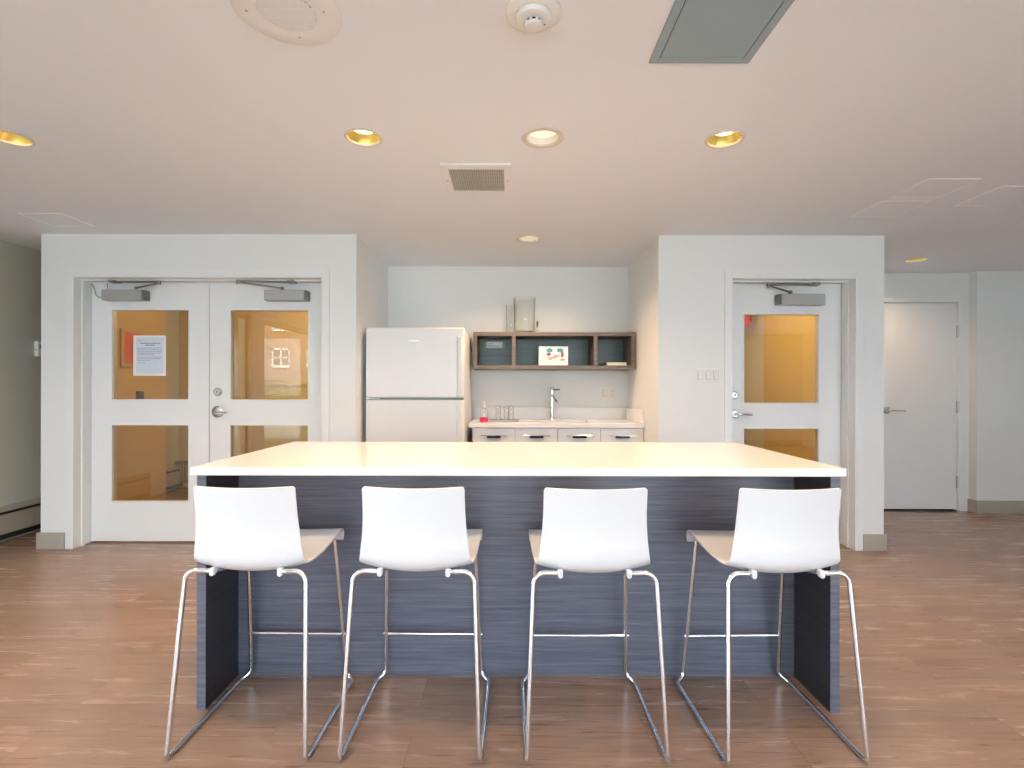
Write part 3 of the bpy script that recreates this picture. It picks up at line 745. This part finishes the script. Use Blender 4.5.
# ------------------------------------------------------------------ island
IX0, IX1 = -1.219, 1.284
IY0, IY1 = 2.0, 2.965
IZ = .945
isl = thing('kitchen_island', (0.03, 2.5, 0), 'long dark wood grain island with white quartz top', 'kitchen island')
obj('countertop', MB().box(IX0, IX1, IY0, IY1, IZ-.031, IZ), M['quartz'], isl, bevel=.003)
for xa, xb, sgn in ((-1.213, -1.177, 1), (1.236, 1.272, -1)):
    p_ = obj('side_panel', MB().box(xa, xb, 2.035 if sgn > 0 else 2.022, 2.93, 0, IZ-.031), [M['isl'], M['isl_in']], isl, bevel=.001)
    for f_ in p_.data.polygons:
        if f_.normal.x*sgn > .9: f_.material_index = 1          # inward faces of the side panels take a near-black tone
obj('front_panel', MB().box(-1.177, 1.236, 2.28, 2.30, 0, IZ-.031), M['isl'], isl)
obj('back_panel', MB().box(-1.177, 1.236, 2.905, 2.925, .08, IZ-.031).box(-1.177, 1.236, 2.86, 2.875, 0, .08), M['isl'], isl)
for x in (770, 748):
    obj('panel_dot', MB().lathe([(.006, 0), (.006, -.006)], (px(x, 2.25), 2.2795, IZ-.05), 10, 'y', cap=True), M['nickel'], isl)  # two small metal dots on the front panel

# ------------------------------------------------------------------ bar stools
def catmull(P, n):
    out = []
    Q = [P[0]] + list(P) + [P[-1]]
    for i in range(1, len(Q)-2):
        a, b, c, d = [Vector(q) for q in Q[i-1:i+3]]
        for k in range(n):
            t = k/n
            out.append(.5*((2*b)+(c-a)*t+(2*a-5*b+4*c-d)*t*t+(3*b-a-3*c+d)*t**3))
    out.append(Vector(P[-1])); return out

def stool_shell():
    # centre line: (y, z, half width, dish depth)
    P = [(-.214,.908,.1755,.022), (-.208,.87,.1755,.023), (-.198,.80,.177,.025), (-.192,.735,.182,.027), (-.191,.685,.188,.029), (-.184,.645,.193,.030),
         (-.160,.618,.197,.030), (-.125,.606,.201,.029), (-.03,.612,.206,.024), (.05,.630,.210,.017), (.12,.649,.212,.010), (.162,.660,.213,.006), (.186,.659,.213,.004), (.200,.647,.212,.003), (.203,.630,.211,.002), (.198,.617,.210,.001)]
    prof = catmull(P, 6)
    rc = .010                                  # rounded top corners: extra rows close to the rim
    a0, b0 = prof[0], prof[1]; d01 = (b0-a0).length
    prof[1:1] = [a0+(b0-a0)*(q/d01) for q in (.0004, .0014, .003, .0052) if q < d01*.9]
    nt = 44; bm = bmesh.new(); rows = []
    L = [0.0]
    for a, b in zip(prof, prof[1:]): L.append(L[-1]+sqrt((b[0]-a[0])**2+(b[1]-a[1])**2))
    total = L[-1]
    # extra rows near the top edge for the rounded corners
    for i, p in enumerate(prof):
        a = prof[max(i-1,0)]; b = prof[min(i+1,len(prof)-1)]
        ty, tz = b[0]-a[0], b[1]-a[1]; l = sqrt(ty*ty+tz*tz); ty, tz = ty/l, tz/l
        ny, nz = -tz, ty                       # inner side (towards the sitter)
        d = L[i]
        hw = p[2]-rc+sqrt(rc*rc-(rc-d)**2) if d < rc else p[2]
        row = []
        for k in range(nt+1):
            t = sin(pi/2*(-1+2*k/nt))
            x = hw*t
            off = p[3]*(x/p[2])**2
            row.append(bm.verts.new((x, p[0]+ny*off, p[1]+nz*off)))
        rows.append(row)
    for a, b in zip(rows, rows[1:]):
        for k in range(nt): bm.faces.new([a[k], a[k+1], b[k+1], b[k]])
    mb = MB(); mb.bm.free(); mb.bm = bm
    return mb

def make_stool():
    t = thing('bar_stool', (0,0,0), 'white bar stool', 'bar stool', 'white bar stools along the island')
    s = obj('seat_shell', stool_shell(), M['plastic'], t, smooth=False)
    for p in s.data.polygons: p.use_smooth = True
    so = s.modifiers.new('thick', 'SOLIDIFY'); so.thickness = .008; so.offset = 0; so.use_even_offset = False
    for sg in (-1, 1):
        pts = [(sg*.118, .10, .628), (sg*.118, -.08, .596), (sg*.120, -.178, .615), (sg*.2095, -.182, .619), (sg*.2335, -.243, .0085), (sg*.238, .236, .0085), (sg*.205, .262, .030), (sg*.181, .178, .638), (sg*.118, .14, .640)]
        rads = [0, .02, .02, .040, .016, .03, .03, .03, 0]
        pl = fillet(pts, rads, 7)
        obj('sled_frame', MB().tube(pl, .0084, 14), M['chrome'], t, smooth=True)
        cl = MB().box(sg*.118-.0085, sg*.118+.0085, -.186, -.160, .606, .626).lathe([(.0085, -.010), (.0085, .010)], (sg*.118, -.176, .607), 14, 'y', cap=True)
        obj('clip', cl, M['plastic'], t, bevel=.003)
        cl = MB().box(sg*.155-.012, sg*.155+.012, .140, .172, .627, .655)
        obj('clip', cl, M['plastic'], t, bevel=.003)
        gl = MB().box(sg*.2355-.008, sg*.2355+.008, -.215, -.185, 0, .007)
        obj('floor_glide', gl, M['rubber'], t, bevel=.002)
    zb = .207; f = (zb-.030)/(.638-.030); yb_ = .262+(.178-.262)*f; hb = .205+(.181-.205)*f
    obj('footrest_bar', MB().tube([(-hb-.012, yb_, zb), (hb+.012, yb_, zb)], .0068, 12), M['chrome'], t, smooth=True)
    return t

stools = [(-.907, 1.992, -1.0, 'white shell bar stool at the island end towards the double doors'),
          (-.328, 1.990, -0.8, 'white shell bar stool, second from the double door end of the island'),
          (.292, 1.978, 0.0, 'white shell bar stool, second from the single door end of the island'),
          (.951, 1.980, 1.4, 'white shell bar stool at the island end towards the single glazed door')]
first = make_stool()
for i, (x, y, rz, lab) in enumerate(stools):
    if i == 0: st = first
    else:
        st = first.copy(); C.objects.link(st)
        for ch in list(first.children):
            c = ch.copy(); C.objects.link(c); c.parent = st
    st.location = (x, y, 0); st.rotation_euler = (0, 0, R(rz)); st['label'] = lab

# ------------------------------------------------------------------ left side: heater and thermostat
bh = thing('baseboard_heater', (XL, 4.6, 0), 'long beige baseboard heater at the foot of the grey side wall', 'heater')
xf = XL+.065
ya, yz = 2.6, 7.0
obj('casing', MB().prism([(XL, .285), (XL+.02, .285), (xf, .262), (xf, .075), (xf-.008, .075), (xf-.008, .24), (XL, .262)], ya, yz, 'y'), M['heater'], bh)
obj('outlet_slot', MB().box(xf-.004, xf+.003, ya+.03, yz-.03, .232, .252), M['slot'], bh)
obj('inlet_slot', MB().box(XL, xf-.012, ya, yz, .03, .085), M['slot'], bh)
obj('end_cap', MB().box(XL, xf+.003, ya-.03, ya, .03, .288), M['heater'], bh, bevel=.004)
for y in (ya+.1, 4.9): obj('foot', MB().box(XL+.005, xf-.01, y, y+.04, 0, .04), M['slot'], bh)
th = thing('thermostat', (XL, 4.56, 1.5), 'small white thermostat on the grey side wall above the baseboard heater', 'thermostat')
obj('housing', MB().box(XL, XL+.034, 4.52, 4.60, 1.515, 1.645), M['switch'], th, bevel=.006, seg=3)
obj('display', MB().box(XL+.012, XL+.022, 4.5185, 4.522, 1.565, 1.575).box(XL+.0335, XL+.036, 4.535, 4.585, 1.58, 1.62), M['gasket'], th)

# ------------------------------------------------------------------ ceiling fittings
def downlight(X, Y, r, gold, lab, pw=1.0):
    t = thing('downlight', (X, Y, ZC), lab, 'downlight', 'recessed downlights')
    ri = r-.014 if gold else r-.024
    obj('trim_ring', MB().lathe([(r, 0), (r, -.004), (r-.006, -.0065), (ri+.004, -.006), (ri, -.001), (ri, .004)], (X, Y, ZC), 48), M['ring'], t, smooth=True)
    if gold:
        prof = [(ri, .002), (ri*.94, .012), (ri*.86, .023), (ri*.76, .034), (ri*.70, .040)]
        top = .040; rb = ri*.70
    else:
        prof = [(ri, .002), (ri*.97, .012), (ri*.94, .02), (ri*.9, .03)]
        top = .03; rb = ri*.9
    obj('reflector', MB().lathe(prof, (X, Y, ZC), 48), M['gold'] if gold else M['whitecone'], t, smooth=True)
    obj('lamp', MB().lathe([(.0005, top-.010 if gold else top-.006), (rb*.55, top-.008 if gold else top-.004), (rb*.9, top-.002), (rb, top)], (X, Y, ZC), 40), M['bulb_w'] if gold else M['bulb_c'], t, smooth=True)
    obj('housing', MB().lathe([(r-.012, .0005), (r-.012, .16), (.0005, .16)], (X, Y, ZC), 32), M['rubber'], t)
    ld = bpy.data.lights.new('lamp_light', 'SPOT'); ld.energy = LAMP_W*pw; ld.color = LAMP_COL
    ld.spot_size = R(150); ld.spot_blend = 1.0; ld.shadow_soft_size = .05
    lo = bpy.data.objects.new('lamp_light', ld); C.objects.link(lo); lo.parent = t; lo.location = (0, 0, -.01)
LAMP_W, LAMP_WHITE, LAMP_COL = 52.0, 1.0, (1.0, 0.66, 0.39)
for L_ in LIGHTS: downlight(*L_)

# speaker
X, Y, r = -.7015, 1.646, .1645
sp = thing('ceiling_speaker', (X, Y, ZC), 'round cream speaker plate on the ceiling', 'speaker')
obj('plate', MB().lathe([(r, 0), (r, -.003), (r-.01, -.008), (.092, -.010), (.087, -.008)], (X, Y, ZC), 64), M['speaker'], sp, smooth=True)
obj('grille_backing', MB().lathe([(.088, -.0075), (.0005, -.0075)], (X, Y, ZC), 48), M['slot'], sp)
g = MB(); n = 25
for i in range(n):
    x = -.084+.168*i/(n-1); hl = sqrt(max(.0865**2-x*x, 1e-6))
    g.box(X+x-.0024, X+x+.0024, Y-hl, Y+hl, ZC-.011, ZC-.008)
for i in range(17):
    y = -.080+.160*i/16; hl = sqrt(max(.0865**2-y*y, 1e-6))
    g.box(X-hl, X+hl, Y+y-.0028, Y+y+.0028, ZC-.0115, ZC-.009)
obj('grille', g, M['speaker'], sp)
for x, y in ((245.5, 8.5), (299, 35), (323, 9.5)):
    Yk = F*(ZC-CH)/(CY-y); Xk = px(x, Yk)
    obj('screw', MB().lathe([(.0005, -.011), (.004, -.0105), (.005, -.008)], (Xk, Yk, ZC), 12), M['vent'], sp, smooth=True)
# smoke detector
X, Y = .0715, 1.655
sd = thing('smoke_detector', (X, Y, ZC), 'round white smoke detector on the ceiling between speaker and grey hatch', 'smoke detector')
obj('base', MB().lathe([(.087, 0), (.087, -.006), (.080, -.012), (.060, -.015)], (X, Y, ZC), 48), M['switch'], sd, smooth=True)
obj('body', MB().lathe([(.060, -.008), (.058, -.021), (.053, -.027), (.036, -.030), (.0005, -.030)], (X, Y, ZC), 48), M['switch'], sd, smooth=True)
obj('sensor_slot', MB().lathe([(.0235, -.029), (.0235, -.040)], (X, Y, ZC), 32), M['slot'], sd, smooth=True)
rb_ = MB()
for i in range(8):
    a = 2*pi*(i+.5)/8
    rb_.lathe([(.004, -.029), (.004, -.041)], (X+.025*cos(a), Y+.025*sin(a), ZC), 8)
obj('rib', rb_, M['switch'], sd, smooth=True)
obj('cap', MB().lathe([(.029, -.039), (.029, -.043), (.024, -.048), (.0005, -.049)], (X, Y, ZC), 32).lathe([(.0005,-.0395), (.029, -.039)], (X, Y, ZC), 32), M['switch'], sd, smooth=True)
obj('led', MB().lathe([(.0005, -.0305), (.003, -.030), (.003, -.026)], (X+.036, Y+.012, ZC), 10), M['slot'], sd, smooth=True)
# air vent
vx0, vx1, vy0, vy1 = -.375, 0.0, 2.763, 3.169
av = thing('air_vent', ((vx0+vx1)/2, (vy0+vy1)/2, ZC), 'white framed air vent in the ceiling over the island', 'vent')
gx0, gx1, gy0, gy1 = vx0+.040, vx1-.036, vy0+.062, vy1-.036
fr_ = MB().box(vx0, gx0, vy0, vy1, ZC-.010, ZC).box(gx1, vx1, vy0, vy1, ZC-.010, ZC).box(gx0, gx1, vy0, gy0, ZC-.010, ZC).box(gx0, gx1, gy1, vy1, ZC-.010, ZC)
obj('frame', fr_, M['speaker'], av, bevel=.003)
obj('backing', MB().box(gx0, gx1, gy0, gy1, ZC-.0015, ZC-.0005), M['slot'], av)
g = MB(); n = 24
for i in range(n):
    x = gx0+(gx1-gx0)*(i+.5)/n; g.box(x-.0034, x+.0034, gy0, gy1, ZC-.008, ZC-.002)
for i in range(16):
    y = gy0+(gy1-gy0)*(i+.5)/16; g.box(gx0, gx1, y-.0022, y+.0022, ZC-.006, ZC-.002)
obj('grille', g, M['vent'], av)
for x in (vx0+.020, vx1-.018): obj('screw', MB().lathe([(.0005, -.0125), (.005, -.012), (.006, -.010)], (x, (vy0+vy1)/2+.01, ZC), 12), M['vent'], av, smooth=True)
# grey hatch
hx0_, hx1_, hy0_, hy1_ = .5005, .862, 1.537, 1.9045
gh = thing('ceiling_hatch', ((hx0_+hx1_)/2, 1.73, ZC), 'grey painted square access hatch in the ceiling', 'hatch')
w_ = .030
f = MB().box(hx0_, hx0_+w_, hy0_, hy1_, ZC-.006, ZC).box(hx1_-w_, hx1_, hy0_, hy1_, ZC-.006, ZC).box(hx0_+w_, hx1_-w_, hy0_, hy0_+w_, ZC-.006, ZC).box(hx0_+w_, hx1_-w_, hy1_-w_, hy1_, ZC-.006, ZC)
obj('frame', f, M['hatch'], gh, bevel=.0015)
obj('panel', MB().box(hx0_+w_+.003, hx1_-w_-.003, hy0_+w_+.003, hy1_-w_-.003, ZC-.006, ZC-.001), M['hatch'], gh, bevel=.0015)
obj('seam', MB().box(hx0_+w_-.001, hx1_-w_+.001, hy0_+w_-.001, hy1_-w_+.001, ZC-.0018, ZC-.0005), M['slot'], gh)
# small flush hatches painted with the ceiling
for x0, x1, y0, y1, lab in ((2.35, 2.65, 2.955, 3.245, 'faint white flush hatch in the ceiling over the floor before the passage, towards the room'),
                            (2.34, 2.65, 3.305, 3.61, 'faint white flush hatch in the ceiling just before the single door wall'),
                            (2.87, 3.18, 3.06, 3.395, 'faint white flush hatch in the ceiling beside the other two, towards the passage')):
    t = thing('flush_hatch', ((x0+x1)/2, (y0+y1)/2, ZC), lab, 'hatch', 'flush hatches in the ceiling')
    b_ = .007
    obj('bead', MB().box(x0, x0+b_, y0, y1, ZC-.003, ZC).box(x1-b_, x1, y0, y1, ZC-.003, ZC).box(x0+b_, x1-b_, y0, y0+b_, ZC-.003, ZC).box(x0+b_, x1-b_, y1-b_, y1, ZC-.003, ZC), M['bead'], t)
    obj('panel', MB().box(x0+b_+.002, x1-b_-.002, y0+b_+.002, y1-b_-.002, ZC-.002, ZC-.0005), M['hatch_w'], t)
x0, x1, y0, y1 = -3.36, -3.06, 3.58, 3.86
t = thing('flush_hatch', ((x0+x1)/2, (y0+y1)/2, ZC), 'faint white flush hatch in the ceiling above the double doors', 'hatch', 'flush hatches in the ceiling')
obj('bead', MB().box(x0, x0+b_, y0, y1, ZC-.003, ZC).box(x1-b_, x1, y0, y1, ZC-.003, ZC).box(x0+b_, x1-b_, y0, y0+b_, ZC-.003, ZC).box(x0+b_, x1-b_, y1-b_, y1, ZC-.003, ZC), M['bead'], t)
obj('panel', MB().box(x0+b_+.002, x1-b_-.002, y0+b_+.002, y1-b_-.002, ZC-.002, ZC-.0005), M['hatch_w'], t)

# ------------------------------------------------------------------ outside: scene mirrored in the door glass, and an added unseen terrace
struct('ground_outside', MB().box(-70, 70, -90, 60, -.5, -.3), M['grass'], 'lawn outside the windows', 'ground')
struct('ground_bounce', MB().box(-4.6, 16, -17, YN-.25, -.3, -.14), M['bounce_paving'], 'unseen pale terrace added to throw daylight up to the ceiling', 'ground')  # added out of view, pale so that it lights the ceiling from below
bl = thing('building', (-26, -44, -.3), 'pink stucco building mirrored in the double door glass', 'building')
obj('wall', MB().box(-48, -12, -50, -42, -.3, 17), M['stucco'], bl)
obj('roof', MB().box(-48.4, -11.6, -50.4, -41.6, 17, 17.4), M['roofing'], bl)
for z in (3.25, 6.75, 10.25, 13.75):
    for x in (-33.5, -30, -26.2, -22.0, -18.7, -15):
        w_ = 1.7; h_ = 1.75
        f = MB(); t = .14
        f.box(x-w_/2, x-w_/2+t, -42, -41.9, z, z+h_).box(x+w_/2-t, x+w_/2, -42, -41.9, z, z+h_).box(x-w_/2, x+w_/2, -42, -41.85, z-.1, z+t).box(x-w_/2, x+w_/2, -42, -41.9, z+h_-t, z+h_).box(x-.07, x+.07, -42, -41.9, z, z+h_).box(x-w_/2, x+w_/2, -42, -41.9, z+.8, z+.92)
        wn = obj('window', f, M['sash'], bl)
        obj('pane', MB().box(x-w_/2+t, x+w_/2-t, -42, -41.97, z+t, z+h_-t), M['slot'], wn)
hb = bmesh.new(); bmesh.ops.create_cube(hb, size=1); bmesh.ops.subdivide_edges(hb, edges=hb.edges[:], cuts=14, use_grid_fill=True)
rng = random.Random(2)
for v in hb.verts:
    v.co = Vector((v.co.x*22-20, v.co.y*1.4-30, (v.co.z+.5)*2.0-.3)) + Vector((rng.uniform(-.12,.12), rng.uniform(-.15,.15), rng.uniform(-.1,.1)))
mb = MB(); mb.bm.free(); mb.bm = hb
tag(obj('hedge', mb, M['leaf'], origin=(-20, -30, -.3)), 'clipped green hedge in front of the pink building', 'hedge')
tr_ = thing('tree', (-13.6, -17.2, -.3), 'leafy tree mirrored in the double door glass', 'tree')
obj('trunk', MB().tube([(-13.6, -17.2, -.3), (-13.55, -17.2, 1.2), (-13.65, -17.1, 2.6), (-13.6, -17.2, 4.2)], .14, 10).tube([(-13.6, -17.15, 2.2), (-14.3, -17.4, 3.6)], .07, 8).tube([(-13.6, -17.15, 2.5), (-12.9, -16.9, 3.9)], .06, 8), M['bark'], tr_, smooth=True)
lb = bmesh.new(); rng = random.Random(11)
for i in range(3200):
    u = Vector((rng.gauss(0,1), rng.gauss(0,1), rng.gauss(0,1))).normalized()*rng.uniform(.45, 1)
    c = Vector((-13.6+u.x*1.35, -17.2+u.y*1.35, 3.1+u.z*2.5))
    a = Vector((rng.gauss(0,1), rng.gauss(0,1), rng.gauss(0,1))).normalized(); b2 = a.orthogonal().normalized()
    s_ = rng.uniform(.07, .14)
    lb.faces.new([lb.verts.new(c+a*s_), lb.verts.new(c+b2*s_*.5), lb.verts.new(c-a*s_), lb.verts.new(c-b2*s_*.5)])
mb = MB(); mb.bm.free(); mb.bm = lb
obj('foliage', mb, M['leaf'], tr_, recalc=False)['kind'] = 'stuff'

# ------------------------------------------------------------------ light
W = bpy.data.worlds.new('sky'); S.world = W; W.use_nodes = True
bg = W.node_tree.nodes['Background']
bg.inputs['Color'].default_value = (0.80, 0.91, 1.04, 1); bg.inputs['Strength'].default_value = 9.0
sun = bpy.data.lights.new('sun', 'SUN'); sun.energy = 24.0; sun.angle = R(2); sun.color = (1, .95, .88)
so_ = bpy.data.objects.new('sun', sun); C.objects.link(so_)
so_.rotation_euler = Vector((-.35, -1, -.9)).to_track_quat('-Z', 'Y').to_euler()     # from behind the building, onto the house opposite
def hall_lamp(x, y, w_, col, nm):
    t = thing('hall_light', (x, y, ZC), 'round ceiling lamp behind the %s' % nm, 'ceiling light')
    obj('shade', MB().lathe([(.0005, -.07), (.08, -.065), (.13, -.03), (.14, 0)], (x, y, ZC), 32), M['bulb_w'], t, smooth=True)
    l = bpy.data.lights.new('lamp_light', 'POINT'); l.energy = w_; l.color = col; l.shadow_soft_size = .12
    lo = bpy.data.objects.new('lamp_light', l); C.objects.link(lo); lo.parent = t; lo.location = (0, 0, -.2)
hall_lamp(-2.2, 5.5, 33, (1, .83, .52), 'double doors')
hall_lamp(1.75, 5.0, 30, (1, .86, .56), 'single glazed door')

# ------------------------------------------------------------------ camera
cam = bpy.data.cameras.new('camera'); co = bpy.data.objects.new('camera', cam); C.objects.link(co)
co.location = (0, 0, CH); co.rotation_mode = 'QUATERNION'
from mathutils import Quaternion
co.rotation_quaternion = Quaternion((1,0,0), pi/2) @ Quaternion((0,0,1), R(0.125))
cam.sensor_width = 36; cam.lens = F/1024*36
cam.shift_x = (512-CX)/1024; cam.shift_y = (CY-384)/1024
cam.clip_start = .05; cam.clip_end = 300
S.camera = co

vs = S.view_settings
S.display_settings.display_device = 'sRGB'
vs.view_transform = 'Standard'; vs.look = 'None'; vs.gamma = 1; vs.use_curve_mapping = False
vs.exposure = 0.03
cy = S.cycles
cy.use_denoising = True
cy.max_bounces = 12; cy.diffuse_bounces = 7; cy.glossy_bounces = 6; cy.transparent_max_bounces = 16; cy.transmission_bounces = 8
cy.sample_clamp_indirect = 6.0
cy.caustics_reflective = False; cy.caustics_refractive = False
